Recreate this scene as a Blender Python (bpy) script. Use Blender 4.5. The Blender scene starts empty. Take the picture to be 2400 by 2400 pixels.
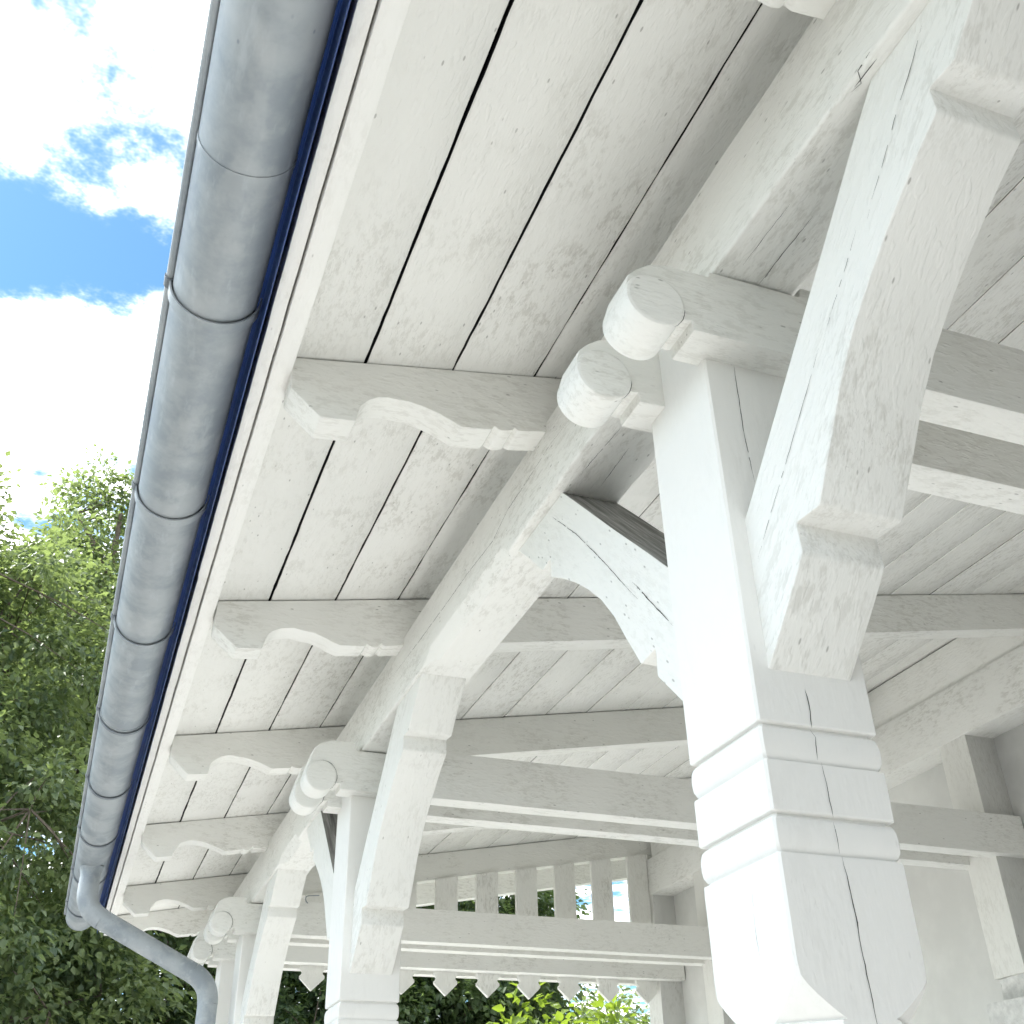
import bpy, bmesh, math, random
import numpy as np
from mathutils import Vector, Matrix, noise

random.seed(7)
rng = np.random.default_rng(7)
scene = bpy.context.scene
COL = scene.collection

# ------------------------------------------------------------------ camera
S = 1.2            # metres per surveyed unit
H = 1.62           # height of the lens above the ground
def W(p): return (p[0]*S, p[1]*S, p[2]*S + H)

cam_d = bpy.data.cameras.new('camera'); cam = bpy.data.objects.new('camera', cam_d); COL.objects.link(cam)
cam_d.sensor_width = 36.0; cam_d.lens = 2552.87/2400*36.0; cam_d.clip_start = 0.05; cam_d.clip_end = 2000
rgt, dwn, fwd = Vector((.9348, -.3546, -.0211)), Vector((.1741, .509, -.843)), Vector((.3097, .7843, .5375))
fwd.normalize(); rgt = (rgt - fwd*rgt.dot(fwd)).normalized(); up = rgt.cross(fwd)
M = Matrix((( rgt.x, up.x, -fwd.x, 0), (rgt.y, up.y, -fwd.y, 0), (rgt.z, up.z, -fwd.z, H), (0, 0, 0, 1)))
cam.matrix_world = M
scene.camera = cam

# ------------------------------------------------------------------ light
SUN_EL, SUN_AZ = math.radians(55.5), math.radians(-57)      # azimuth from +Y towards +X
sd = Vector((math.sin(SUN_AZ)*math.cos(SUN_EL), math.cos(SUN_AZ)*math.cos(SUN_EL), math.sin(SUN_EL)))
sun_d = bpy.data.lights.new('sun', 'SUN'); sun_d.energy = 5.0; sun_d.angle = math.radians(.5); sun_d.color = (1, .975, .935)
sun = bpy.data.objects.new('sun', sun_d); COL.objects.link(sun); sun.location = (-20, 25, 40)
sun.rotation_euler = sd.to_track_quat('Z', 'Y').to_euler()

world = bpy.data.worlds.new('World'); scene.world = world; world.use_nodes = True
world.cycles.sampling_method = 'MANUAL'; world.cycles.sample_map_resolution = 256
wn, wl = world.node_tree.nodes, world.node_tree.links
wn.clear()
def wnode(t, **kw):
    n = wn.new(t)
    for k, v in kw.items(): setattr(n, k, v)
    return n
out = wnode('ShaderNodeOutputWorld'); bg = wnode('ShaderNodeBackground'); bg.inputs['Strength'].default_value = .092
sky = wnode('ShaderNodeTexSky', sky_type='NISHITA', sun_disc=False, sun_elevation=SUN_EL, sun_rotation=SUN_AZ)
sky.air_density = 1.0; sky.dust_density = .6; sky.ozone_density = 1.0
tc = wnode('ShaderNodeTexCoord')
# clouds: fractal noise on the view direction flattened onto a cloud deck, with a few banks
sep = wnode('ShaderNodeSeparateXYZ'); wl.new(tc.outputs['Generated'], sep.inputs[0])
def math_(op, a, b=None, clamp=False):
    n = wnode('ShaderNodeMath', operation=op, use_clamp=clamp)
    for i, v in enumerate((a, b)):
        if v is None: continue
        if isinstance(v, (int, float)): n.inputs[i].default_value = v
        else: wl.new(v, n.inputs[i])
    return n.outputs[0]
zc = math_('MAXIMUM', sep.outputs[2], .06)
comb = wnode('ShaderNodeCombineXYZ')
wl.new(math_('DIVIDE', sep.outputs[0], zc), comb.inputs[0]); wl.new(math_('DIVIDE', sep.outputs[1], zc), comb.inputs[1])
nz = wnode('ShaderNodeTexNoise'); nz.inputs['Scale'].default_value = 4.2; nz.inputs['Detail'].default_value = 6; nz.inputs['Roughness'].default_value = .68; nz.inputs['Distortion'].default_value = 0
mp = wnode('ShaderNodeMapping'); mp.inputs['Location'].default_value = (3.7, 1.3, 0); wl.new(comb.outputs[0], mp.inputs[0]); wl.new(mp.outputs[0], nz.inputs['Vector'])
cov = math_('ADD', nz.outputs[0], .085)
def bank(d, radius, amount):
    global cov
    v = wnode('ShaderNodeVectorMath', operation='DISTANCE'); wl.new(tc.outputs['Generated'], v.inputs[0]); v.inputs[1].default_value = d
    r = wnode('ShaderNodeMapRange', interpolation_type='SMOOTHSTEP'); wl.new(v.outputs['Value'], r.inputs['Value'])
    r.inputs['From Min'].default_value = 0; r.inputs['From Max'].default_value = radius; r.inputs['To Min'].default_value = amount; r.inputs['To Max'].default_value = 0
    cov = math_('ADD', cov, r.outputs[0])
BANKS = [((-.03, .585, .81), .13, .16), ((-.16, .63, .76), .09, .06), ((-.09, .80, .60), .12, .16), ((-.16, .725, .67), .075, -.23), ((-.10, .722, .685), .075, -.23), ((-.035, .725, .690), .07, -.23), ((-.10, .665, .74), .06, -.10)]
for b in BANKS: bank(*b)
ramp = wnode('ShaderNodeMapRange', interpolation_type='SMOOTHSTEP'); wl.new(cov, ramp.inputs['Value'])
ramp.inputs['From Min'].default_value = .44; ramp.inputs['From Max'].default_value = .70
mix = wnode('ShaderNodeMix', data_type='RGBA'); wl.new(math_('POWER', ramp.outputs[0], 2.2), mix.inputs['Factor'])
tint = wnode('ShaderNodeMix', data_type='RGBA', blend_type='MULTIPLY'); tint.inputs['Factor'].default_value = 1; wl.new(sky.outputs[0], tint.inputs['A']); tint.inputs['B'].default_value = (.66, 1.03, 1.13, 1)
wl.new(tint.outputs['Result'], mix.inputs['A']); mix.inputs['B'].default_value = (22.5, 22.2, 21.3, 1)
wl.new(mix.outputs['Result'], bg.inputs['Color']); wl.new(bg.outputs[0], out.inputs[0])

scene.view_settings.view_transform = 'Standard'; scene.view_settings.look = 'None'; scene.view_settings.gamma = 1
scene.view_settings.exposure = 1.2
scene.render.engine = 'CYCLES'
scene.cycles.use_adaptive_sampling = True; scene.cycles.adaptive_threshold = .04
scene.cycles.max_bounces = 6; scene.cycles.diffuse_bounces = 5; scene.cycles.glossy_bounces = 2; scene.cycles.transmission_bounces = 2; scene.cycles.transparent_max_bounces = 2
scene.cycles.caustics_reflective = False; scene.cycles.caustics_refractive = False

# ------------------------------------------------------------------ materials
MATS = {}
def new_mat(name):
    m = bpy.data.materials.new(name); m.use_nodes = True; nt = m.node_tree; nt.nodes.clear()
    o = nt.nodes.new('ShaderNodeOutputMaterial'); p = nt.nodes.new('ShaderNodeBsdfPrincipled'); nt.links.new(p.outputs[0], o.inputs[0])
    MATS[name] = m
    return m, nt, p, o
class NT:
    def __init__(s, nt): s.nt = nt
    def n(s, t, **kw):
        x = s.nt.nodes.new(t)
        for k, v in kw.items(): setattr(x, k, v)
        return x
    def set(s, sock, v):
        if isinstance(v, bpy.types.NodeSocket): s.nt.links.new(v, sock)
        else: sock.default_value = v
    def m(s, op, a, b=0.0, clamp=False):
        x = s.n('ShaderNodeMath', operation=op, use_clamp=clamp); s.set(x.inputs[0], a); s.set(x.inputs[1], b); return x.outputs[0]
    def noise(s, vec, scale, detail=4, rough=.55, dist=0.0):
        x = s.n('ShaderNodeTexNoise'); s.set(x.inputs['Vector'], vec); s.set(x.inputs['Scale'], scale); s.set(x.inputs['Detail'], detail); s.set(x.inputs['Roughness'], rough); s.set(x.inputs['Distortion'], dist); return x.outputs[0]
    def vor(s, vec, scale, feature='F1'):
        x = s.n('ShaderNodeTexVoronoi', feature=feature); s.set(x.inputs['Vector'], vec); s.set(x.inputs['Scale'], scale); return x
    def rng(s, v, a, b, c=0.0, d=1.0, smooth=True):
        x = s.n('ShaderNodeMapRange', interpolation_type='SMOOTHSTEP' if smooth else 'LINEAR'); s.set(x.inputs['Value'], v)
        for k, q in (('From Min', a), ('From Max', b), ('To Min', c), ('To Max', d)): x.inputs[k].default_value = q
        return x.outputs[0]
    def mix(s, f, a, b):
        x = s.n('ShaderNodeMix', data_type='RGBA'); s.set(x.inputs['Factor'], f)
        for k, q in (('A', a), ('B', b)):
            s.set(x.inputs[k], (*q, 1) if isinstance(q, tuple) and len(q) == 3 else q)
        return x.outputs['Result']
    def map(s, vec, scale=(1, 1, 1), rot=(0, 0, 0), loc=(0, 0, 0)):
        x = s.n('ShaderNodeMapping'); s.set(x.inputs['Vector'], vec); x.inputs['Scale'].default_value = scale; x.inputs['Rotation'].default_value = rot; x.inputs['Location'].default_value = loc; return x.outputs[0]

def paint(name, axis, base=(.83, .828, .80), dirt=.8, grain=.35, relief=1.25, speck=1.5, tilt=0.0, offset=0.0):
    """old white oil paint on timber; axis = direction of the grain"""
    m, nt, p, o = new_mat(name); q = NT(nt)
    t = q.n('ShaderNodeTexCoord').outputs['Object']
    info = q.n('ShaderNodeObjectInfo')
    sh = q.n('ShaderNodeVectorMath', operation='SCALE'); q.set(sh.inputs[0], (3.1, 5.3, 7.7)); q.set(sh.inputs['Scale'], info.outputs['Random'])
    ad = q.n('ShaderNodeVectorMath', operation='ADD'); q.set(ad.inputs[0], t); q.set(ad.inputs[1], sh.outputs[0]); v0 = ad.outputs[0]
    if tilt: v0 = q.map(v0, rot=(tilt, 0, 0))
    st = [1, 1, 1]; st['xyz'.index(axis)] = .09
    vs = q.map(v0, tuple(st))
    st2 = [1, 1, 1]; st2['xyz'.index(axis)] = .35
    vm = q.map(v0, tuple(st2))
    # colour: broad soiling, scuffs, fly specks, hairline cracks in the paint
    broad = q.noise(v0, 3.4, 2, .6)
    scuff = q.noise(vm, 58, 3, .78)
    brush = q.noise(vs, 95, 2, .62)
    patch = q.m('MULTIPLY', q.rng(broad, .36, .62), q.rng(scuff, .47, .64))
    vo = q.vor(vm, 62); d1 = q.rng(vo.outputs['Distance'], .04, .16, 1, 0)
    rnd = q.n('ShaderNodeSeparateColor'); q.set(rnd.inputs[0], vo.outputs['Color'])
    pick = q.m('SUBTRACT', rnd.outputs[0], q.m('MULTIPLY', q.rng(broad, .35, .6), -.10))
    specks = q.m('MULTIPLY', q.m('MULTIPLY', d1, q.rng(pick, .80, .95)), speck, True)
    hair = q.m('MULTIPLY', q.rng(q.m('ABSOLUTE', q.m('SUBTRACT', brush, .5)), 0, .010, 1, 0), q.rng(broad, .56, .64))
    c = q.mix(q.m('MULTIPLY', patch, dirt), base, tuple(x*.70*y for x, y in zip(base, (1, .985, .95))))
    c = q.mix(q.m('MULTIPLY', q.rng(broad, .3, .75), .3*dirt), c, tuple(x*.86*y for x, y in zip(base, (1, 1, .98))))
    c = q.mix(q.m('MULTIPLY', info.outputs['Random'], .55), c, tuple(x*.93*y for x, y in zip(base, (1, .995, .975))))
    c = q.mix(q.m('MULTIPLY', hair, .4*dirt+.08), c, (.36, .35, .33))
    c = q.mix(q.m('MULTIPLY', specks, .62), c, (.25, .24, .22))
    q.set(p.inputs['Base Color'], c)
    q.set(p.inputs['Roughness'], q.rng(scuff, .3, .7, .42, .62)); p.inputs['Specular IOR Level'].default_value = .35
    # relief: brush marks along the grain, paint curls and blisters
    wr = q.noise(vm, 85, 1, .6)
    h = q.m('ADD', q.m('MULTIPLY', brush, grain), q.m('ADD', q.m('MULTIPLY', q.rng(wr, .52, .68), .30), q.m('MULTIPLY', scuff, .38)))
    b = q.n('ShaderNodeBump'); b.inputs['Strength'].default_value = .42*relief; b.inputs['Distance'].default_value = .004; q.set(b.inputs['Height'], h)
    q.set(p.inputs['Normal'], b.outputs[0])
    return m
OLD = (.83, .828, .80)
for ax in 'xyz': paint('old_paint_'+ax, ax)
paint('board_paint', 'y', (.80, .797, .772), dirt=.9, grain=.25, relief=1.3, speck=1.8)
paint('fascia_paint', 'y', (.87, .866, .84), dirt=.3, grain=.4, relief=.8, speck=.8)
paint('post_paint', 'z', (.845, .838, .815), dirt=.15, grain=.8, relief=.3, speck=.2)
paint('brace_near_paint', 'z', OLD, dirt=.7, grain=.3, relief=1.3, speck=1.6, tilt=math.radians(-45))
paint('brace_far_paint', 'z', OLD, dirt=.35, grain=.3, relief=.8, tilt=math.radians(45))
paint('far_paint_x', 'x', (.83, .828, .80), dirt=.4, grain=.3, relief=.5, speck=.5)

def plain(name, col, rough=.6, metal=0.0, var=0.0, scale=20, bump=0.0):
    m, nt, p, o = new_mat(name); q = NT(nt); t = q.n('ShaderNodeTexCoord').outputs['Object']
    n1 = q.noise(t, scale, 6, .6)
    q.set(p.inputs['Base Color'], q.mix(q.rng(n1, .3, .7), tuple(x*(1-var) for x in col), tuple(min(1, x*(1+var)) for x in col)))
    p.inputs['Roughness'].default_value = rough; p.inputs['Metallic'].default_value = metal
    if bump:
        b = q.n('ShaderNodeBump'); b.inputs['Strength'].default_value = bump; b.inputs['Distance'].default_value = .004; q.set(b.inputs['Height'], q.noise(t, scale*4, 5)); q.set(p.inputs['Normal'], b.outputs[0])
    return m
plain('crack_or_shade', (.03, .027, .025), .9)
plain('felt_and_gap_shade', (.012, .014, .018), .9)
plain('gap_shade_blue', (.012, .045, .17), .5, 0, .2, 8)
plain('plaster', (.70, .70, .675), .85, 0, .07, 3, .35)
plain('blocker_dark', (.25, .245, .235), .85, 0, .1, 3, .3)
plain('plaster_shaded', (.52, .52, .505), .85, 0, .12, 3, .3)  # darker copy of the plaster, painting in the shade of the near bay
paint('weathered_shade_paint', 'z', (.60, .60, .585), dirt=1, grain=1, relief=1, speck=1.5)  # weathered grey, darkened to carry the shade on the wall posts' near faces
plain('rough_stone', (.68, .68, .66), .9, 0, .12, 30, 1.0)
# bare grey wood
m, nt, p, o = new_mat('bare_wood'); q = NT(nt); t = q.map(q.n('ShaderNodeTexCoord').outputs['Object'], rot=(math.radians(45), 0, 0))
g = q.noise(q.map(t, (1, 1, .06)), 90, 6, .65, .6)
q.set(p.inputs['Base Color'], q.mix(q.rng(g, .3, .7), (.13, .125, .115), (.36, .35, .33))); p.inputs['Roughness'].default_value = .85
b = q.n('ShaderNodeBump'); b.inputs['Strength'].default_value = .5; b.inputs['Distance'].default_value = .003; q.set(b.inputs['Height'], g); q.set(p.inputs['Normal'], b.outputs[0])
# weathered zinc
m, nt, p, o = new_mat('zinc'); q = NT(nt); t = q.n('ShaderNodeTexCoord').outputs['Object']
n1 = q.noise(t, 6, 5, .62); n2 = q.noise(q.map(t, (1, .25, 1)), 26, 4, .65)
n4 = q.noise(q.map(t, (1, .55, 1), loc=(3, 1, 2)), 11, 4, .6)
c = q.mix(q.rng(n1, .36, .64), (.27, .305, .335), (.39, .42, .44))
c = q.mix(q.m('MULTIPLY', q.rng(n4, .52, .64), .28), c, (.50, .52, .525))
c = q.mix(q.m('MULTIPLY', q.rng(n2, .55, .72), .22), c, (.60, .65, .69))
vo = q.vor(q.map(t, (1, .6, 1)), 55); rc = q.n('ShaderNodeSeparateColor'); q.set(rc.inputs[0], vo.outputs['Color'])
sp = q.m('MULTIPLY', q.rng(vo.outputs['Distance'], .06, .22, 1, 0), q.m('MULTIPLY', q.rng(rc.outputs[0], .78, .95), q.rng(n1, .5, .62)))
c = q.mix(q.m('MULTIPLY', sp, .6), c, (.15, .18, .22))
q.set(p.inputs['Base Color'], c); p.inputs['Metallic'].default_value = .2; q.set(p.inputs['Roughness'], q.rng(n1, .3, .7, .48, .62)); p.inputs['Specular IOR Level'].default_value = .3
b = q.n('ShaderNodeBump'); b.inputs['Strength'].default_value = .06; b.inputs['Distance'].default_value = .004; q.set(b.inputs['Height'], n1); q.set(p.inputs['Normal'], b.outputs[0])
plain('zinc_dark', (.20, .225, .25), .55, .2, .15, 25)
# pale gravel court
m, nt, p, o = new_mat('gravel'); q = NT(nt); t = q.n('ShaderNodeTexCoord').outputs['Object']
n1 = q.noise(t, .6, 3); n2 = q.noise(t, 60, 3, .7)
c = q.mix(q.rng(n1, .35, .65), (.15, .15, .142), (.19, .188, .18)); c = q.mix(q.m('MULTIPLY', q.rng(n2, .45, .7), .6), c, (.25, .248, .24))
q.set(p.inputs['Base Color'], c); p.inputs['Roughness'].default_value = .9
b = q.n('ShaderNodeBump'); b.inputs['Strength'].default_value = .8; b.inputs['Distance'].default_value = .03; q.set(b.inputs['Height'], n2); q.set(p.inputs['Normal'], b.outputs[0])
plain('paving', (.66, .66, .65), .8, 0, .15, 6, .3)
plain('bark', (.13, .105, .08), .9, 0, .35, 12, .8)
def leaf_mat(name, dark, light, trans, tf=.45):
    m = bpy.data.materials.new(name); m.use_nodes = True; nt = m.node_tree; nt.nodes.clear(); q = NT(nt); MATS[name] = m
    o = q.n('ShaderNodeOutputMaterial'); p = q.n('ShaderNodeBsdfPrincipled'); tr = q.n('ShaderNodeBsdfTranslucent'); mx = q.n('ShaderNodeMixShader'); mx.inputs[0].default_value = tf
    g = q.n('ShaderNodeNewGeometry'); t = q.n('ShaderNodeTexCoord').outputs['Object']
    f = q.m('ADD', q.m('MULTIPLY', g.outputs['Random Per Island'], .4), q.m('MULTIPLY', q.rng(q.noise(t, 1.3, 2), .40, .62), .6))
    q.set(p.inputs['Base Color'], q.mix(f, dark, light)); p.inputs['Roughness'].default_value = .42; p.inputs['Specular IOR Level'].default_value = .45
    q.set(tr.inputs['Color'], q.mix(f, tuple(x*.75 for x in trans), trans))
    nt.links.new(p.outputs[0], mx.inputs[1]); nt.links.new(tr.outputs[0], mx.inputs[2]); nt.links.new(mx.outputs[0], o.inputs[0])
leaf_mat('leaf_lime', (.05, .092, .056), (.21, .26, .115), (.30, .39, .115), .42)
leaf_mat('leaf_dark', (.026, .055, .034), (.14, .19, .075), (.20, .30, .075), .4)
leaf_mat('leaf_yellow', (.09, .15, .02), (.17, .24, .03), (.30, .42, .04), .5)

# ------------------------------------------------------------------ mesh helpers
def tag(o, label=None, cat=None, group=None, kind=None):
    for k, v in (('label', label), ('category', cat), ('group', group), ('kind', kind)):
        if v: o[k] = v
    return o
def empty(name, loc):
    o = bpy.data.objects.new(name, None); o.location = loc; o.empty_display_size = .2; COL.objects.link(o); return o
def link(name, bm_or_mesh, mat, parent=None, smooth=35):
    if isinstance(bm_or_mesh, bmesh.types.BMesh):
        bmesh.ops.recalc_face_normals(bm_or_mesh, faces=bm_or_mesh.faces[:])
        ng = [f for f in bm_or_mesh.faces if len(f.verts) > 8]
        if ng:
            mark = bmesh.ops.triangulate(bm_or_mesh, faces=ng, quad_method='BEAUTY', ngon_method='BEAUTY')['faces']
            flat = set(mark)
        else: flat = set()
        bm_or_mesh.faces.index_update(); fidx = [f.index for f in flat]
        me = bpy.data.meshes.new(name); bm_or_mesh.to_mesh(me); bm_or_mesh.free()
    else: me = bm_or_mesh; fidx = []
    for mm in (mat if isinstance(mat, (list, tuple)) else [mat]): me.materials.append(MATS[mm])
    if smooth:
        me.shade_smooth(); me.set_sharp_from_angle(angle=math.radians(smooth))
        for i in fidx: me.polygons[i].use_smooth = False
    o = bpy.data.objects.new(name, me); COL.objects.link(o)
    if parent is not None:
        o.parent = parent; o.matrix_parent_inverse = parent.matrix_basis.inverted() if parent.parent is None else (parent.parent.matrix_basis @ parent.matrix_parent_inverse @ parent.matrix_basis).inverted()
    return o
def wob(v, amp, f=9.0):
    n = noise.noise_vector(Vector(v)*f); return v + n*amp
def roundpoly(pts, r, seg=2):
    """round the corners of a closed 2-D polygon by radius r (list of (u, v) or (u, v, r))"""
    outp = []; n = len(pts)
    for i in range(n):
        p0, p1, p2 = (Vector(pts[j % n][:2]) for j in (i-1, i, i+1))
        rr = pts[i][2] if len(pts[i]) > 2 else r
        a, c = (p0-p1), (p2-p1); rr = min(rr, a.length*.45, c.length*.45)
        if rr <= 1e-6: outp.append(p1); continue
        A, C = p1 + a.normalized()*rr, p1 + c.normalized()*rr
        for k in range(seg+1):
            t = k/seg; outp.append(A*(1-t)**2 + p1*2*t*(1-t) + C*t*t)
    return outp
def beam(axis, a0, a1, poly, step=.06, r=.003, amp=.0009, bm=None, seg=2, prof=None):
    """a timber running along an axis: rounded section lofted with hand-worked unevenness. poly in the two other axes (cyclic order)"""
    bm = bm or bmesh.new(); n = max(2, int(abs(a1-a0)/step)+1)
    rings = []
    idx = {'x': (0, 1, 2), 'y': (1, 0, 2), 'z': (2, 0, 1)}[axis]
    ends = [0, .5*r/abs(a1-a0)]; ts = [0.0] + [i/n for i in range(1, n)] + [1.0]
    for i, t in enumerate(ts):
        a = a0 + (a1-a0)*t; pl = prof(a) if prof else poly
        ring = []
        for u, v in roundpoly(pl, r, seg):
            c = [0, 0, 0]; c[idx[0]] = a; c[idx[1]] = u; c[idx[2]] = v
            ring.append(bm.verts.new(W(wob(Vector(c), amp, 11))))
        rings.append(ring)
    for A, B in zip(rings, rings[1:]):
        for k in range(len(A)): bm.faces.new((A[k], A[(k+1) % len(A)], B[(k+1) % len(B)], B[k]))
    bm.faces.new(rings[0][::-1]); bm.faces.new(rings[-1])
    return bm
def rect(u0, u1, v0, v1): return [(u0, v0), (u1, v0), (u1, v1), (u0, v1)]
def slab(axis, t0, t1, outline, bev=.003, amp=.0008, bm=None, fine=None):
    """a board or timber cut to an outline: extruded along an axis, arrises eased"""
    new = bmesh.new(); idx = {'x': (0, 1, 2), 'y': (1, 0, 2), 'z': (2, 0, 1)}[axis]
    ol = [Vector(p[:2]) for p in outline]; n = len(ol)
    if sum(ol[i].x*ol[(i+1) % n].y - ol[(i+1) % n].x*ol[i].y for i in range(n)) < 0: ol.reverse()
    rnd = []
    for i in range(n):                                          # ease sharp corners of the outline
        p0, p1, p2 = ol[i-1], ol[i], ol[(i+1) % n]; u, w = p1-p0, p2-p1
        if bev and u.length > 1e-6 and w.length > 1e-6 and u.angle(w) > math.radians(30):
            rr = min(bev*1.5, u.length*.4, w.length*.4); A, C = p1 - u.normalized()*rr, p1 + w.normalized()*rr
            rnd += [A, A*.25 + p1*.5 + C*.25, C]
        else: rnd.append(p1)
    pts = []; n = len(rnd)
    for i in range(n):                                          # subdivide long runs so that the edges can wander
        p, q = rnd[i], rnd[(i+1) % n]; k = max(1, int((q-p).length/(fine or .07)))
        for j in range(k): pts.append(p.lerp(q, j/k))
    off = math.copysign(1, t1-t0)
    wp = []
    for p in pts:
        c = [0, 0, 0]; c[idx[0]] = (t0+t1)/2; c[idx[1]] = p.x; c[idx[2]] = p.y; q = wob(Vector(c), amp, 11); wp.append(Vector((q[idx[1]], q[idx[2]])))
    n = len(wp); nrm = []
    for i in range(n):
        e1, e2 = (wp[i]-wp[i-1]), (wp[(i+1) % n]-wp[i]); e1.normalize(); e2.normalize()
        n1, n2 = Vector((-e1.y, e1.x)), Vector((-e2.y, e2.x)); m_ = n1+n2
        m_ = m_.normalized() if m_.length > 1e-5 else n1
        nrm.append(m_/max(.6, m_.dot(n2)))
    def ring(t, ins):
        r_ = []
        for p, d in zip(wp, nrm):
            q = p + d*ins; c = [0, 0, 0]; c[idx[0]] = t; c[idx[1]] = q.x; c[idx[2]] = q.y; r_.append(new.verts.new(W(c)))
        return r_
    if bev: rings = [ring(t0, bev*.42), ring(t0+off*bev*.25, bev*.12), ring(t0+off*bev*.7, 0), ring(t1-off*bev*.7, 0), ring(t1-off*bev*.25, bev*.12), ring(t1, bev*.42)]
    else: rings = [ring(t0, 0), ring(t1, 0)]
    for A, B in zip(rings, rings[1:]):
        for k in range(n): new.faces.new((A[k], A[(k+1) % n], B[(k+1) % n], B[k]))
    new.faces.new(rings[0]); new.faces.new(rings[-1][::-1])
    bmesh.ops.recalc_face_normals(new, faces=new.faces[:])
    return new
def tube(path, rad, nseg=20, bm=None, caps=True):
    bm = bm or bmesh.new(); pts = [Vector(W(p)) for p in path]; rings = []
    prevx = None
    for i, p in enumerate(pts):
        t = (pts[min(i+1, len(pts)-1)] - pts[max(i-1, 0)]).normalized()
        x = (prevx - t*prevx.dot(t)) if prevx is not None else t.orthogonal()
        x.normalize(); prevx = x; y = t.cross(x); r = (rad[i] if isinstance(rad, (list, tuple)) else rad)*S
        rings.append([bm.verts.new(p + x*math.cos(2*math.pi*k/nseg)*r + y*math.sin(2*math.pi*k/nseg)*r) for k in range(nseg)])
    for A, B in zip(rings, rings[1:]):
        for k in range(nseg): bm.faces.new((A[k], A[(k+1) % nseg], B[(k+1) % nseg], B[k]))
    if caps: bm.faces.new(rings[0][::-1]); bm.faces.new(rings[-1])
    return bm
def crack_or_shade(parent, pts, w=.0013, nrm=(0, -1, 0), lift=.0009, gaps=.12, seed=0):
    """an open drying crack: a ragged dark sliver following a polyline on a surface"""
    rd = random.Random(seed); bm = bmesh.new(); P = [Vector(p) for p in pts]; nn = Vector(nrm)
    fine = []
    for a, b in zip(P, P[1:]):
        k = max(1, int((b-a).length/.008)); fine += [a.lerp(b, j/k) for j in range(k)]
    fine.append(P[-1]); prev = None; L = len(fine)
    for i, p in enumerate(fine):
        d = (fine[min(i+1, L-1)] - fine[max(i-1, 0)]).normalized(); s = d.cross(nn).normalized()
        ww = w*(.3 + .5*rd.random() + .5*abs(noise.noise(Vector((i*.09, seed, 0)))))*min(1, 4*i/L+.15, 4*(L-1-i)/L+.15)
        c = p + nn*lift + s*(rd.random()-.5)*.0010
        cur = (bm.verts.new(W(c - s*ww*.5)), bm.verts.new(W(c + s*ww*.5)))
        if prev and rd.random() > gaps*.4: bm.faces.new((prev[0], prev[1], cur[1], cur[0]))
        prev = cur
    return link('crack_or_shade', bm, 'crack_or_shade', parent, smooth=0)

# ------------------------------------------------------------------ ground
bm = bmesh.new(); bmesh.ops.create_grid(bm, x_segments=2, y_segments=2, size=600)
tag(link('ground', bm, 'gravel', smooth=0), kind='structure')
bm = bmesh.new()
bmesh.ops.create_cube(bm, size=1, matrix=Matrix.Translation((2.75, 4.6, .06)) @ Matrix.Diagonal((5.1, 11.2, .12, 1)))
tag(link('pavement', bm, 'paving', smooth=0), kind='structure')

# ------------------------------------------------------------------ verandah
ver = empty('verandah', W((.775, 3.0, -H/S)))
tag(ver, 'white painted timber verandah with carved rafter tails and knee braces under a boarded roof', 'verandah')
K = .9707                      # roof survey factor
ZA, ML = 1.294, .178           # underside of the roof boards: z = ZA + ML * x
ZR = 1.19*K                    # underside of the rafters
PB, PT = 1.131, 1.30           # eaves beam
PX0, PX1 = .696, .832
TB, TT = 1.004, 1.146          # tie beams
PY = [1.0, 3.043, 4.992, 5.60] # near faces of the posts
PXO = [0, -.012, -.010, -.012]
PW = .165
YB = -1.62                     # the verandah runs on behind the camera

# posts: square above, two roll mouldings, octagonal shaft with curved stops below
def post(y0, dx, floor=-H/S + .12/S):
    cx, cy = .692 + PW/2 + dx, y0 + PW/2
    sec = [(PB+.002, .0825, .003)]
    z = PB
    while z > .53: z -= .055; sec.append((z, .0825, .003))
    for b in (.470, .3660):
        sec += [(b, .0825, .003), (b-.0035, .0825, .003), (b-.0050, .0815, .003), (b-.0058, .0752, .003), (b-.0085, .0752, .003), (b-.0100, .0780, .003), (b-.0130, .0805, .003), (b-.018, .0820, .003), (b-.025, .0827, .003), (b-.033, .0827, .003), (b-.041, .0818, .003), (b-.0465, .0795, .003), (b-.0488, .0775, .003), (b-.0500, .0775, .003), (b-.0515, .0820, .003), (b-.055, .0825, .003)]
        if b > .4: sec += [(b-.08, .0825, .003)]
    sec += [(.28, .0825, .003), (.24, .0825, .003), (.205, .0825, .003), (.192, .0825, .0045), (.184, .0825, .011), (.176, .0825, .020), (.168, .0825, .030), (.160, .0825, .041), (.153, .0825, .052), (.1515, .0825, .047), (.10, .0825, .047), (0, .0825, .047), (-.2, .0825, .047), (-.6, .0825, .047), (-.75, .0825, .030), (-.77, .0825, .004), (floor, .0825, .003)]
    bm = bmesh.new(); rings = []
    for z, h, c in sec:
        pts = [(-h+c, -h), (h-c, -h), (h, -h+c), (h, h-c), (h-c, h), (-h+c, h), (-h, h-c), (-h, -h+c)]
        rings.append([bm.verts.new(W(wob(Vector((cx+u, cy+v, z)), .0005, 14))) for u, v in pts])
    for A, B in zip(rings, rings[1:]):
        for k in range(8): bm.faces.new((A[k], A[(k+1) % 8], B[(k+1) % 8], B[k]))
    bm.faces.new(rings[0][::-1]); bm.faces.new(rings[-1])
    return link('post', bm, 'post_paint', ver, 32)
posts = [post(y, dx) for y, dx in zip(PY, PXO)]

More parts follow.
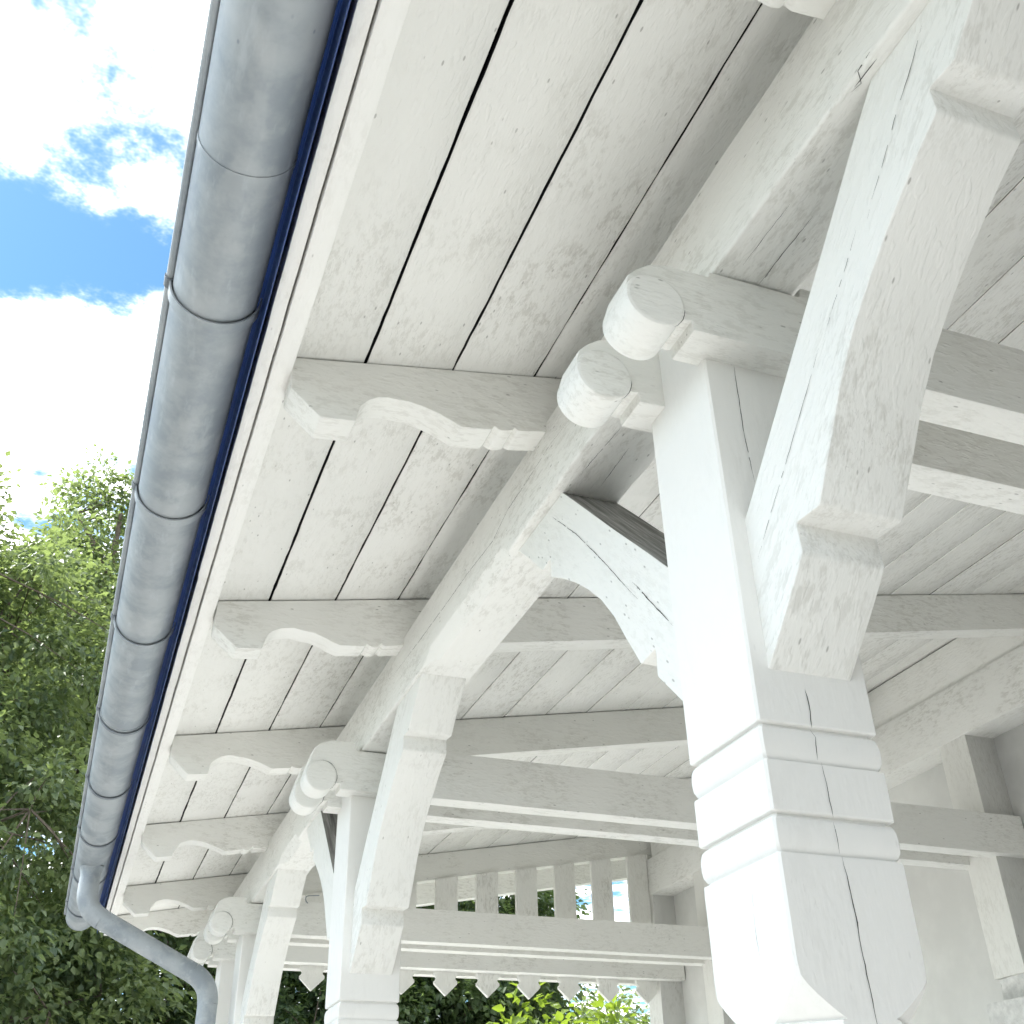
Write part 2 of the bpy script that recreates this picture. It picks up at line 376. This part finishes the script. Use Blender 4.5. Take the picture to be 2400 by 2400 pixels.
# tie beams in pairs clasping the posts, with scrolled ends
def tie(y0, y1, dx, dz, lip):
    cx, cz, r = .592, 1.037+dz, .045
    b, t = TB+dz, TT+dz
    ol = [(3.128, b), (.650, b)]
    ol += [(.6495, b+.018), (.640, b+.014)]
    for a in range(-20, -185, -15):
        ol.append((cx + (r-.0015)*math.cos(math.radians(a)), cz + (r-.0015)*math.sin(math.radians(a))))
    top = t if lip else t-.030
    ol += [(.5495, cz+.018), (.556, cz+.040), (.570, top-.024), (.590, top-.009), (.615, top-.001), (.66, top), (.688, top)]
    ol += [(.6885, PB-.0045), (.842, PB-.0045), (.846, t), (3.128, t)]
    ol = [(u+dx if u < 3 else u, v) for u, v in ol]
    o = link('tie_beam', slab('y', y0, y1, ol, .0028, .0007, fine=.09), 'old_paint_x', ver)
    # the eye of the scroll stands proud on both cheeks
    bm = bmesh.new()
    ring = []
    for yy, rr in ((y0-.0075, r-.005), (y0-.0060, r-.0012), (y0-.003, r), (y1+.003, r), (y1+.0060, r-.0012), (y1+.0075, r-.005)):
        ring.append([bm.verts.new(W(wob(Vector((cx+dx+rr*math.cos(2*math.pi*k/48), yy, cz+rr*math.sin(2*math.pi*k/48))), .0006, 20))) for k in range(48)])
    for A, B in zip(ring, ring[1:]):
        for k in range(48): bm.faces.new((A[k], A[(k+1) % 48], B[(k+1) % 48], B[k]))
    bm.faces.new(ring[0][::-1]); bm.faces.new(ring[-1])
    link('scroll', bm, 'old_paint_x', o, 40)
    crack_or_shade(o, [(cx+dx+(r+.0012)*math.cos(math.radians(a)), y0, cz+(r+.0012)*math.sin(math.radians(a))) for a in range(-55, 96, 10)], .0022, (0, -1, 0), .0008, 0, 31)  # shade in the carved groove round the eye, drawn as a dark line
    return o
ties = []
for i, (y, dx) in enumerate(zip(PY, PXO)):
    dz = 0 if i in (0, 4, 5) else .004
    ties.append(tie(y-.048, y+.018, dx, dz, 0 < i < 4)); ties.append(tie(y+PW-.047, y+PW+.019, dx, dz, 0 < i < 4))

# eaves beam carried by the posts, lower outer arris chamfered between the braces
spans = [(1.80, 2.37), (3.95, 4.3), (-.6, .2)]
def plate_prof(a):
    c = max([max(0, min(1, (a-s0)/.03, (s1-a)/.03)) for s0, s1 in spans])*.024 + .003
    c2 = c*1.1
    return [(PX0+c, PB), (PX1, PB), (PX1, PT), (PX0, PT), (PX0, PB+c2)]
eaves = link('eaves_beam', beam('y', YB, 6.40, None, .03, .0025, .0011, prof=plate_prof), 'old_paint_y', ver, 30)

# knee braces
def brace_outline(fz=.53):
    return [(-.02, fz), (.0, fz), (.102, .634), (.099, .676), (.147, .672), (.166, .702), (.190, .738), (.222, .788), (.262, .838), (.308, .881), (.353, .917), (.415, .960), (.462, .987), (.461, 1.025), (.502, 1.021), (.545, 1.064), (.625, PB+.004), (.395, PB+.004), (.165, .905), (0, .740), (-.02, .74)]
def brace(yf, sgn, dx, far=False):
    ol = [(yf + sgn*d, z) for d, z in brace_outline()]
    bm = slab('x', .717+dx, .833+dx, ol, .003, .0008, fine=.05)
    bm.normal_update()
    if far:
        for f in bm.faces:
            if f.normal.dot(Vector((0, -.707, .707))) > .93: f.material_index = 1
    return link('brace', bm, ['brace_far_paint' if far else 'brace_near_paint', 'bare_wood'], ver)
b1n = brace(PY[0], -1, PXO[0]); b1f = brace(PY[0]+PW, 1, PXO[0], True)
brace(PY[1], -1, PXO[1]); brace(PY[1]+PW, 1, PXO[1], True)
brace(PY[2], -1, PXO[2])

# rafters with carved tails
def rafter(y0, mat='old_paint_x', th=.068):
    x = lambda v: v*K
    tail = [(.203, 1.355), (.203, 1.295), (.267, 1.238), (.331, 1.247), (.334, 1.262), (.338, 1.280), (.345, 1.292), (.356, 1.303), (.372, 1.312), (.390, 1.317), (.411, 1.3185), (.432, 1.317), (.462, 1.3125), (.493, 1.304), (.518, 1.295), (.541, 1.286), (.605, 1.2945), (.609, 1.304), (.618, 1.296), (.632, 1.2965), (.646, 1.302), (.652, 1.312), (.660, 1.3045), (.717, 1.3145)]
    jx = random.uniform(-.003, .003); tail = [(u + random.uniform(-.002, .002), v + random.uniform(-.0015, .0015)) for u, v in tail]
    ol = [(x(u)+jx, x(v)) for u, v in tail]
    ol += [(4.3, ZR + ML*4.3), (4.3, ZA + ML*4.3 - .003), (.203*K+jx, ZA + ML*.203*K - .003)]
    return link('rafter', slab('y', y0, y0+th, ol, .0026, .0009, fine=.08), mat, ver)
RY = [-1.445, -.44, .565, 1.570, 2.578, 3.572, 4.605, 5.64, 6.28]
rafters = [rafter(y) for y in RY]

# roof: close boarding under felt
GX = [K*v for v in (.341, .520, .698, .876, 1.052, 1.228, 1.402, 1.577, 1.752, 1.926, 2.10, 2.28, 2.46, 2.64, 2.82, 3.0, 3.18, 3.36, 3.54, 3.72, 3.9, 4.08, 4.26, 4.42)]
bm = bmesh.new()
ol = [(.07, ZA + ML*.07 + .078), (4.31, ZA + ML*4.31 + .078), (4.31, ZA + ML*4.31 + .10), (.07, ZA + ML*.07 + .10)]
roof = link('roof', slab('y', YB-.02, 6.52, ol, 0, 0), 'felt_and_gap_shade', ver)
xl = .192*K
for i, g in enumerate(GX):
    gap = [.0058, .0046, .0036, .0028, .0026][i] if i < 5 else random.uniform(.0016, .0028)
    x0, x1 = xl, g - gap/2; xl = g + gap/2
    bm = bmesh.new(); n = 260; rings = []; sk = random.uniform(-.0012, .0012)
    for j in range(n+1):
        y = YB + (6.50-YB)*j/n
        w = .0015 if i < 4 else .0007
        e0 = noise.noise(Vector((y*9, i*3.1, .3)))*w + noise.noise(Vector((y*31, i*3.1, 4)))*w*.8; e1 = noise.noise(Vector((y*9, i*3.1, 7.3)))*w + noise.noise(Vector((y*33, i*3.1, 9)))*w*.8
        cup = noise.noise(Vector((y*.8, i*1.7, 2)))*.0012
        a0, a1 = x0+e0, x1+e1; am = (a0+a1)/2
        zz = lambda x, d: ZA + ML*x + d
        e = .0022
        pr = [(a0, zz(a0, e)), (a0+e, zz(a0+e, 0)), (am, zz(am, cup)), (a1-e, zz(a1-e, 0)), (a1, zz(a1, e)), (a1, zz(a1, .019)), (a0, zz(a0, .019))]
        rings.append([bm.verts.new(W((u, y, v + sk))) for u, v in pr])
    for A, B in zip(rings, rings[1:]):
        for k in range(7):
            f = bm.faces.new((A[k], A[(k+1) % 7], B[(k+1) % 7], B[k])); f.material_index = 1 if k >= 4 else 0  # board sides and tops blackened to paint shade into the gaps
    bm.faces.new(rings[0][::-1]); bm.faces.new(rings[-1])
    link('roof_board', bm, ['board_paint', 'felt_and_gap_shade'], roof, 40)

# eaves boards
def fascia(name, x0, x1, z0, z1, y0, y1):
    return link(name, beam('y', y0, y1, rect(x0*K, x1*K, z0*K, z1*K), .05, .0022, .0009), 'fascia_paint', ver)
link('fascia_board', beam('y', YB, 6.62, rect(.1650*K, .2015*K, 1.331*K, 1.47*K), .05, .0018, .0008), 'fascia_paint', ver)
fascia('fascia_board', .137, .1615, 1.343, 1.475, YB, 2.42)
fascia('fascia_board', .139, .1615, 1.347, 1.475, 2.424, 6.62)

# gable screen: boards from the end rafter through the last pair of ties, pointed below
scr = empty('gable_screen', W((2, 5.66, 1.0))); scr.parent = ver; scr.matrix_parent_inverse = ver.matrix_basis.inverted()
SY = PY[3] + .0215
for i in range(-4, 6):
    x0 = 1.779*.977 + .2262*i; x1 = x0 + .1215; xm = (x0+x1)/2
    if x0 < .86: continue
    x1 = min(x1, 2.992)
    z0 = .895; e = .009
    ol = [(xm, z0), (x1, z0+.056), (x1, z0+.068), (x1-e, z0+.075), (x1-e*1.2, z0+.083), (x1-e*.4, z0+.092), (x1, z0+.094), (x1, ZR+ML*x1-.002), (x0, ZR+ML*x0-.002), (x0, z0+.094), (x0+e*.4, z0+.092), (x0+e*1.2, z0+.083), (x0+e, z0+.075), (x0, z0+.068), (x0, z0+.056)]
    link('slat', slab('y', SY, SY+.024, ol, .0015, .0007), 'old_paint_z', scr)

hk = [(.932, 4.938, 1.150), (.929, 4.934, 1.158), (.931, 4.932, 1.166), (.938, 4.932, 1.170), (.96, 4.935, 1.173), (.99, 4.945, 1.178)]
link('hook', tube([(.941, 4.936, 1.140), (.935, 4.934, 1.144)] + hk, .0022, 8), 'zinc_dark', ver, 60)
# drying cracks, traced where they run
cY = lambda X, Z, pts: None
P0 = posts[0]
def onface(parent, pts, axis, val, seed, w=.0013, gaps=.12, lift=.0009):
    q = []
    for a, b in pts:
        q.append({'y': (a, val, b), 'x': (val, a, b), 'z': (a, b, val)}[axis])
    nr = {'y': (0, -1, 0), 'x': (-1, 0, 0), 'z': (0, 0, -1)}[axis]
    crack_or_shade(parent, q, w, nr, lift, gaps, seed)
onface(P0, [(0.763, 0.5107), (0.765, 0.493), (0.7633, 0.4625)], 'y', 1.0, 1, .0019, 0)
onface(P0, [(0.7585, 0.4582), (0.7632, 0.4501), (0.7609, 0.4224)], 'y', 0.997, 2, .0016, 0)
onface(P0, [(0.7677, 0.421), (0.7692, 0.3973), (0.7704, 0.3581)], 'y', 1.0, 3, .0016, 0)
onface(P0, [(0.7665, 0.3519), (0.7689, 0.3326), (0.7676, 0.3171)], 'y', 0.997, 4, .0015, 0)
onface(P0, [(0.7728, 0.3154), (0.7751, 0.2845), (0.7767, 0.2462), (0.7763, 0.2302), (0.7771, 0.1954), (0.7777, 0.1701), (0.7784, 0.1372)], 'y', 1.0, 5, .0017, .03)
onface(P0, [(0.74, 1.0099), (0.7388, 0.9361), (0.7378, 0.8838), (0.7414, 0.803)], 'y', 1.0, 6, .0014, .1)
onface(P0, [(1.06, 0.2873), (1.0633, 0.2472), (1.0622, 0.2182)], 'x', 0.692, 7, .0007, .2)
onface(b1n, [(0.7903, 0.8684), (0.8358, 0.8218), (0.8792, 0.7777), (0.9227, 0.7351), (0.9556, 0.7032), (0.9842, 0.6734)], 'x', 0.717, 8, .0013, .3)
onface(b1n, [(0.5136, 1.1182), (0.5531, 1.0749), (0.5894, 1.0422), (0.6299, 0.9978), (0.6562, 0.9728), (0.6703, 0.9551)], 'x', 0.717, 9, .0016, .15)
onface(b1n, [(0.6912, 0.9588), (0.7198, 0.9285), (0.7592, 0.893), (0.7859, 0.8648)], 'x', 0.717, 10, .0011, .35)
onface(b1f, [(1.6106, 1.1109), (1.5059, 1.0108), (1.4594, 0.959), (1.3981, 0.8905), (1.3644, 0.8494), (1.3017, 0.7762)], 'x', 0.717, 12, .0018, .3)
onface(b1f, [(1.3133, 0.8129), (1.2645, 0.7545), (1.2066, 0.6861)], 'x', 0.717, 13, .002, .25)
onface(eaves, [(1.4455, 1.2276), (1.5557, 1.2349), (1.6677, 1.2288), (1.7888, 1.2264), (1.8763, 1.203), (2.0402, 1.2123), (2.1962, 1.2136), (2.4303, 1.2189), (2.6832, 1.2282)], 'x', 0.696, 14, .0016, .3)
onface(eaves, [(0.7738, 0.9537), (0.7727, 0.8907), (0.7741, 0.8138)], 'z', 1.131, 15, .0014, .15)
onface(eaves, [(0.7312, 0.9274), (0.7309, 0.8701), (0.7323, 0.8058)], 'z', 1.131, 16, .0009, .2)
onface(eaves, [(0.7248, 1.4998), (0.727, 1.4337), (0.7333, 1.3367)], 'z', 1.131, 17, .001, .2)
onface(eaves, [(0.7761, 1.51), (0.7745, 1.4525), (0.773, 1.3834)], 'z', 1.131, 18, .001, .2)
onface(eaves, [(0.6925, 0.5768), (0.6945, 0.6036), (0.7089, 0.6164), (0.7042, 0.6312)], 'z', 1.131, 19, .0022, .5)
onface(eaves, [(0.7061, 0.5818), (0.7054, 0.6048), (0.7038, 0.6235)], 'z', 1.131, 20, .0018, .5)


# ------------------------------------------------------------------ timber-framed wall behind the verandah
wall = empty('timber_framed_wall', W((3.08, 3.3, -H/S)))
tag(wall, 'white half-timbered wall with pale plaster panels at the back of the verandah', 'wall')
WX = 3.0
for (y0, y1) in ((YB, 3.036), (3.18, 5.0), (5.145, 5.6)):
    link('panel', slab('x', WX+.135, WX+.16, rect(y0-.01, y1+.01, -H/S+.1, 1.55), 0, .001, fine=.3), 'plaster_shaded' if y0 < 3 else 'plaster', wall)
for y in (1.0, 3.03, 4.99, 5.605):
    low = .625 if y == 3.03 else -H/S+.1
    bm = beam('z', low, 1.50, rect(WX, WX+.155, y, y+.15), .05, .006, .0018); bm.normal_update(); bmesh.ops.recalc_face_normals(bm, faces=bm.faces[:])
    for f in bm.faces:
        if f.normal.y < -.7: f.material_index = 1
    link('wall_post', bm, ['old_paint_z', 'weathered_shade_paint'], wall)
link('post_stub', beam('z', -H/S+.1, .624, rect(WX+.012, WX+.15, 3.04, 3.175), .03, .012, .006), 'rough_stone', wall)
link('corbel', beam('x', WX-.03, WX+.16, rect(3.0, 3.215, .40, .548), .04, .012, .004), 'rough_stone', wall)
cv = rect(WX+.012, WX+.035, 1.6535, ZA+ML*WX-.003)
link('added_bright_board', beam('y', YB, 5.59, cv, .1, .0008, .0006), 'old_paint_y', wall)  # bright board added to cover the dark wedge above the wall plate
wpp = lambda a: [(WX-.004+c, 1.455) if 0 else (WX-.004, 1.458) for c in (0,)] + [(WX+.15, 1.458), (WX+.15, 1.655), (WX-.004, 1.655)]
link('wall_plate', beam('y', YB, 5.86, None, .08, .006, .0016, prof=wpp), 'old_paint_y', wall)
for y in RY[2:8]:
    link('packing_block', slab('y', y+.004, y+.064, rect(WX+.01, WX+.14, 1.652, ZR+ML*WX+.01), .002, .0008), 'old_paint_x', wall)
link('rail', beam('y', YB, 5.6, rect(WX+.02, WX+.12, .10, .22), .1, .005, .0015), 'old_paint_y', wall)
link('panel', slab('x', 4.32, 4.36, rect(YB, 6.4, -H/S+.1, 2.2), 0, .001, fine=.5), 'plaster', wall)

# unseen wall added behind the camera to cut light on the near faces
ew = empty('added_wall', W((2.2, YB-.05, -H/S)))
tag(ew, 'dark grey unseen wall added behind the camera to hold back light', 'wall')
link('light_blocker', slab('y', YB-.16, YB-.03, [(.3, -H/S-.05), (4.4, -H/S-.05), (4.4, ZA+ML*4.4+.05), (.3, ZA+ML*.3+.05)], 0, .001, fine=.4), 'blocker_dark', ew)
# ------------------------------------------------------------------ gutter
gut = empty('gutter', W((.03, 3.0, 1.35)))
tag(gut, 'weathered half-round zinc gutter hanging in strap brackets along the eave', 'gutter')
gx = lambda y: .0393 - .0030*(y-1.5)
gz = lambda y: 1.402*K - .0035*(y-1.5)
GR = .0755*K
def arc_strip(bm, y0, y1, r0, r1, a0, a1, n=34, ny=1, cap=True):
    rows = []
    for j in range(ny+1):
        y = y0 + (y1-y0)*j/ny
        def pt(r, a): return bm.verts.new(W((gx(y)+r*math.cos(a), y, gz(y)+r*math.sin(a))))
        rows.append(([pt(r0, a0+(a1-a0)*k/n) for k in range(n+1)], [pt(r1, a0+(a1-a0)*k/n) for k in range(n+1)]))
    for (A, B), (C, D) in zip(rows, rows[1:]):
        for k in range(n):
            bm.faces.new((A[k], A[k+1], C[k+1], C[k])); bm.faces.new((B[k], D[k], D[k+1], B[k+1]))
        bm.faces.new((A[0], C[0], D[0], B[0])); bm.faces.new((A[n], B[n], D[n], C[n]))
    for A, B in (rows[0], rows[-1]):
        for k in range(n): bm.faces.new((A[k], B[k], B[k+1], A[k+1]))
    return bm
A0, A1 = math.radians(176), math.radians(362)
trough = link('trough', arc_strip(bmesh.new(), YB, 6.40, GR, GR-.0016, A0, A1, 44, 60), 'zinc', gut, 50)
# rolled bead on the front lip
bp = [(gx(y)-GR-.0055, y, gz(y)+.004) for y in np.linspace(YB, 6.40, 60)]
link('bead', tube(bp, .0074, 14), 'zinc', gut, 60)
# soldered joints and strap brackets
for y in (1.145, 3.45):
    link('seam', arc_strip(bmesh.new(), y, y+.012, GR+.0014, GR-.001, A0, A1, 44, 1), 'zinc', gut, 50)
link('seam', arc_strip(bmesh.new(), .815, .845, GR+.003, GR-.001, A0, A1, 44, 1), 'zinc', gut, 50)
for y in (.155, .80, 1.475, 2.14, 2.80, 3.465, 4.13, 4.775, 5.44, 6.08):
    wb = .027 if y < 2.3 else .016
    o = link('bracket', arc_strip(bmesh.new(), y, y+wb, GR+.0062, GR+.0030, A0+.05, A1, 44, 1), 'zinc_dark' if y > 3 else 'zinc', gut, 50)
    bm = bmesh.new(); cl = []
    for a in range(-200, 100, 25): cl.append((gx(y)-GR-.0055+.0098*math.cos(math.radians(a)), gz(y)+.004+.0098*math.sin(math.radians(a))))
    for a in range(75, -201, -25): cl.append((gx(y)-GR-.0055+.0080*math.cos(math.radians(a)), gz(y)+.004+.0080*math.sin(math.radians(a))))
    link('clip', slab('y', y-.003, y+.022, cl, 0, 0), 'zinc_dark', o, 40)
bm = bmesh.new()
ec = [(gx(6.4)+(GR+.001)*math.cos(A0+(A1-A0)*k/30), gz(6.4)+(GR+.001)*math.sin(A0+(A1-A0)*k/30)) for k in range(31)]
link('end_cap', slab('y', 6.398, 6.42, ec, 0, 0), 'zinc', gut)
fl = [(.072, ZA+.0135+.070), (.1215, ZA+.0205+.070), (.1215, 1.325*K), (.1235, 1.325*K), (.1235, ZA+.021+.0735), (.072, ZA+.0135+.0735)]
link('gap_shade_sheet', slab('y', YB, 6.55, fl, 0, 0, fine=.5), 'gap_shade_blue', ver)  # dark blue sheet added to paint the shaded gap behind the gutter

# ------------------------------------------------------------------ downpipe
YO = 5.15
dp = empty('downpipe', W((.585, YO, -H/S)))
tag(dp, 'grey zinc downpipe with two bends dropping from the far end of the gutter', 'downpipe')
gz0 = gz(YO)-GR; xo = gx(YO)
r = .0415
link('outlet', tube([(xo, YO, gz0+.006), (xo, YO, gz0-.004), (xo, YO, gz0-.02), (xo, YO, gz0-.05)], [r+.012, r+.006, r+.001, r], 28), 'zinc', dp, 50)
def bend(p0, p1, p2, rad, n=9):
    p0, p1, p2 = Vector(p0), Vector(p1), Vector(p2); a = (p0-p1).normalized()*rad; c = (p2-p1).normalized()*rad
    return [tuple((p1+a)*(1-t)**2 + p1*2*t*(1-t) + (p1+c)*t*t) for t in [k/n for k in range(n+1)]]
pa, pb, pc, pd = (xo, YO, gz0-.04), (xo, YO, 1.135*.975), (.585, YO-.02, .832), (.585, YO-.02, -H/S+.05)
e1 = bend(pa, pb, pc, .085); e2 = bend(pb, pc, pd, .085)
link('elbow', tube([pa] + e1, r+.0012, 28), 'zinc', dp, 50)
link('pipe', tube([e1[-1], e2[0]], r, 28), 'zinc', dp, 50)
link('elbow', tube(e2, r+.0012, 28), 'zinc', dp, 50)
link('pipe', tube([e2[-1], pd], r, 28), 'zinc', dp, 50)

# ------------------------------------------------------------------ trees
def leaves_mesh(name, centers, dirs, per, spread, size, droop=.35):
    """sprays of small folded leaves round twig ends"""
    N = len(centers)*per
    c = np.repeat(np.asarray(centers), per, 0); d = np.repeat(np.asarray(dirs), per, 0)
    off = rng.normal(size=(N, 3)); off /= np.linalg.norm(off, axis=1)[:, None]; off *= (rng.random((N, 1))**.5)*spread*np.array([1, 1, .62])
    along = rng.random((N, 1))
    pos = c + off + d*(along-.3)*spread*.9
    pos[:, 2] -= droop*spread*(np.linalg.norm(off[:, :2], axis=1)/spread)**2
    ld = off/np.linalg.norm(off, axis=1)[:, None]*.7 + d*.4 + rng.normal(size=(N, 3))*.35; ld[:, 2] -= .45
    ld /= np.linalg.norm(ld, axis=1)[:, None]
    upv = rng.normal(size=(N, 3))*.45 + np.array([0, 0, 1.0]); sd_ = np.cross(ld, upv); sd_ /= np.linalg.norm(sd_, axis=1)[:, None]; nn = np.cross(sd_, ld)
    s = size*(.65 + .7*rng.random((N, 1)))
    v = np.empty((N, 6, 3))
    v[:, 0] = pos; v[:, 1] = pos + ld*s*.38 + sd_*s*.36 + nn*s*.10; v[:, 2] = pos + ld*s*.78 + sd_*s*.20 + nn*s*.05
    v[:, 3] = pos + ld*s*1.1 - nn*s*.06; v[:, 4] = pos + ld*s*.78 - sd_*s*.20 + nn*s*.05; v[:, 5] = pos + ld*s*.38 - sd_*s*.36 + nn*s*.10
    me = bpy.data.meshes.new(name)
    me.vertices.add(N*6); me.vertices.foreach_set('co', v.reshape(-1).astype(np.float32))
    idx = (np.arange(N)[:, None]*6 + np.array([[0, 1, 2, 3, 0, 3, 4, 5]])).reshape(-1)
    me.loops.add(N*8); me.loops.foreach_set('vertex_index', idx.astype(np.int32))
    me.polygons.add(N*2); me.polygons.foreach_set('loop_start', (np.arange(N*2)*4).astype(np.int32)); me.polygons.foreach_set('loop_total', np.full(N*2, 4, np.int32))
    me.update(calc_edges=True); me.validate(); return me
def limb_tube(bm, pts, rads, nseg=8):
    rings = []; prevx = None; pts = [Vector(p) for p in pts]
    for i, p in enumerate(pts):
        t = (pts[min(i+1, len(pts)-1)] - pts[max(i-1, 0)]).normalized(); x = t.orthogonal() if prevx is None else (prevx - t*prevx.dot(t)); x.normalize(); prevx = x; y = t.cross(x)
        rings.append([bm.verts.new(p + (x*math.cos(2*math.pi*k/nseg) + y*math.sin(2*math.pi*k/nseg))*rads[i]) for k in range(nseg)])
    for A, B in zip(rings, rings[1:]):
        for k in range(nseg): bm.faces.new((A[k], A[(k+1) % nseg], B[(k+1) % nseg], B[k]))
    bm.faces.new(rings[-1])
def tree(name, label, cat, base, lobes, trunk_r, nspray, per, spread, size, leaf, group=None, clear=.25, seed=1):
    """trunk and limbs reaching into crown lobes (centre, radii); sprays of leaves fill the shell of every lobe"""
    rd = random.Random(seed); base = Vector(base); root = empty(name, base); tag(root, label, cat, group)
    top = max(l[0][2]+l[1][2]*.4 for l in lobes); bm = bmesh.new()
    tp = []; nt_ = 9
    cx = sum(l[0][0] for l in lobes)/len(lobes); cy = sum(l[0][1] for l in lobes)/len(lobes)
    for i in range(nt_+1):
        t = i/nt_; w = t*t
        tp.append(Vector((base.x*(1-w)+cx*w + .12*math.sin(t*7+seed), base.y*(1-w)+cy*w + .12*math.cos(t*5+seed), base.z + t*(top-base.z))))
    limb_tube(bm, tp, [trunk_r*(1.25 if i == 0 else 1)*(1-.88*i/nt_) for i in range(nt_+1)], 12)
    cents, dirs = [], []
    wts = [l[1][0]*l[1][1]*l[1][2] for l in lobes]; tot = sum(w**.75 for w in wts)
    for (c, rr), w in zip(lobes, wts):
        c = Vector(c); n = max(6, int(nspray*w**.75/tot)); nl = max(3, n//22)
        hub = min(tp, key=lambda q: (q - c + Vector((0, 0, rr[2]*.6))).length)
        ends = []
        for k in range(nl):                                     # limbs
            u = Vector((rd.gauss(0, 1), rd.gauss(0, 1), rd.gauss(.15, .8))).normalized()
            e = c + Vector((u.x*rr[0], u.y*rr[1], u.z*rr[2]))*rd.uniform(.55, .92)
            m_ = hub.lerp(e, .5) + Vector((0, 0, .12*(e-hub).length)); pts = [hub.lerp(m_, t)*(1-t) + m_.lerp(e, t)*t for t in (0, .2, .4, .6, .8, 1)]
            r0 = trunk_r*rd.uniform(.16, .3); limb_tube(bm, pts, [r0*(1-.85*t) for t in (0, .2, .4, .6, .8, 1)], 6); ends += pts[2:]
        for k in range(n):
            u = Vector((rd.gauss(0, 1), rd.gauss(0, 1), rd.gauss(0, 1))).normalized()
            f = rd.uniform(.35, 1.0)**.6*(1 + .22*noise.noise(u*2.3 + Vector((seed, 0, 0))))
            pnt = c + Vector((u.x*rr[0], u.y*rr[1], u.z*rr[2]))*f
            if pnt.z < base.z + .3: continue
            cents.append(pnt[:]); dd = (u + Vector((0, 0, -.25))).normalized(); dirs.append(dd[:])
            if k % 3 == 0:
                e = min(ends, key=lambda q: (q-pnt).length_squared); limb_tube(bm, [e, e.lerp(pnt, .5)+Vector((0, 0, .06)), pnt], [trunk_r*.045, trunk_r*.03, trunk_r*.012], 4)
    tr = link('trunk', bm, 'bark', root, 60)
    cr = link('crown', leaves_mesh('crown', cents, dirs, per, spread, size), leaf, root, 0); tag(cr, kind='stuff')
    return root
tree('lime_tree', 'large lime tree with dense drooping sprays filling the left edge below the clouds', 'tree', (-3.4, 17.0, 0),
     [((-3.4, 17.5, 9.0), (2.9, 2.6, 2.9)), ((-1.7, 16.6, 8.6), (1.7, 1.8, 2.6)), ((-4.6, 16.2, 6.6), (2.6, 2.2, 2.6)), ((-1.6, 15.6, 5.6), (2.2, 1.9, 2.1)), ((-3.0, 15.2, 3.8), (2.6, 1.8, 1.8)), ((-.6, 16.0, 3.4), (1.8, 1.8, 1.7))], .34, 620, 150, .55, .10, 'leaf_lime', 'trees beyond the verandah', seed=3)
tree('tall_tree', 'taller tree with a pointed crown rising behind the gutter at the left', 'tree', (-.2, 21.5, 0),
     [((-.9, 21.5, 13.2), (1.0, 1.1, 2.2)), ((-1.2, 21.3, 12.0), (1.3, 1.3, 1.8)), ((-.4, 21.3, 10.6), (2.2, 2.0, 2.4)), ((-2.2, 21.0, 10.2), (1.5, 1.4, 1.6)), ((.4, 21.0, 7.6), (2.8, 2.3, 2.6)), ((1.2, 20.0, 4.6), (2.8, 2.2, 2.4))], .36, 620, 140, .52, .10, 'leaf_lime', 'trees beyond the verandah', seed=5)
tree('dark_tree', 'dark leafy tree behind the bent downpipe', 'tree', (2.2, 18.0, 0),
     [((1.8, 18.2, 5.2), (2.4, 2.0, 2.2)), ((3.4, 18.0, 4.0), (2.4, 2.0, 2.0)), ((.6, 17.4, 3.2), (1.7, 1.6, 1.6)), ((2.6, 17.0, 2.6), (2.2, 1.6, 1.5))], .3, 360, 140, .5, .095, 'leaf_dark', 'trees beyond the verandah', seed=8)
tree('gable_tree', 'dark green tree seen between the slats and pendants of the gable end', 'tree', (6.2, 19.0, 0),
     [((6.0, 19.0, 5.6), (2.4, 2.0, 2.6)), ((5.0, 18.0, 3.8), (2.0, 1.8, 1.8)), ((7.2, 18.4, 3.2), (1.7, 1.6, 1.5)), ((7.0, 18.8, 5.8), (1.1, 1.4, 1.9)), ((5.2, 18.6, 6.4), (1.6, 1.5, 1.6))], .28, 420, 140, .5, .095, 'leaf_dark', 'trees beyond the verandah', seed=11)
tree('hedge_tree', 'lower loose tree at the right behind the last pendants', 'tree', (9.2, 20.5, 0),
     [((9.0, 20.5, 3.6), (1.9, 1.7, 1.6)), ((8.0, 20.0, 2.8), (1.6, 1.5, 1.4)), ((10.2, 20.2, 3.0), (1.6, 1.5, 1.5))], .2, 220, 110, .44, .09, 'leaf_lime', 'trees beyond the verandah', seed=13)
tree('bright_bush', 'sunlit yellow-green bush below the middle of the gable pendants', 'bush', (3.75, 9.2, 0),
     [((3.75, 9.2, 2.2), (.62, .6, .95)), ((3.6, 9.1, 1.3), (.7, .7, .9))], .05, 90, 60, .26, .085, 'leaf_yellow', 'sunlit bushes beyond the gable', seed=17)
tree('bright_bush', 'sunlit yellow-green bush at the right end of the gable pendants', 'bush', (4.75, 9.6, 0),
     [((4.75, 9.6, 2.25), (.6, .6, .95)), ((4.9, 9.5, 1.3), (.8, .7, .9))], .05, 90, 60, .26, .085, 'leaf_yellow', 'sunlit bushes beyond the gable', seed=19)
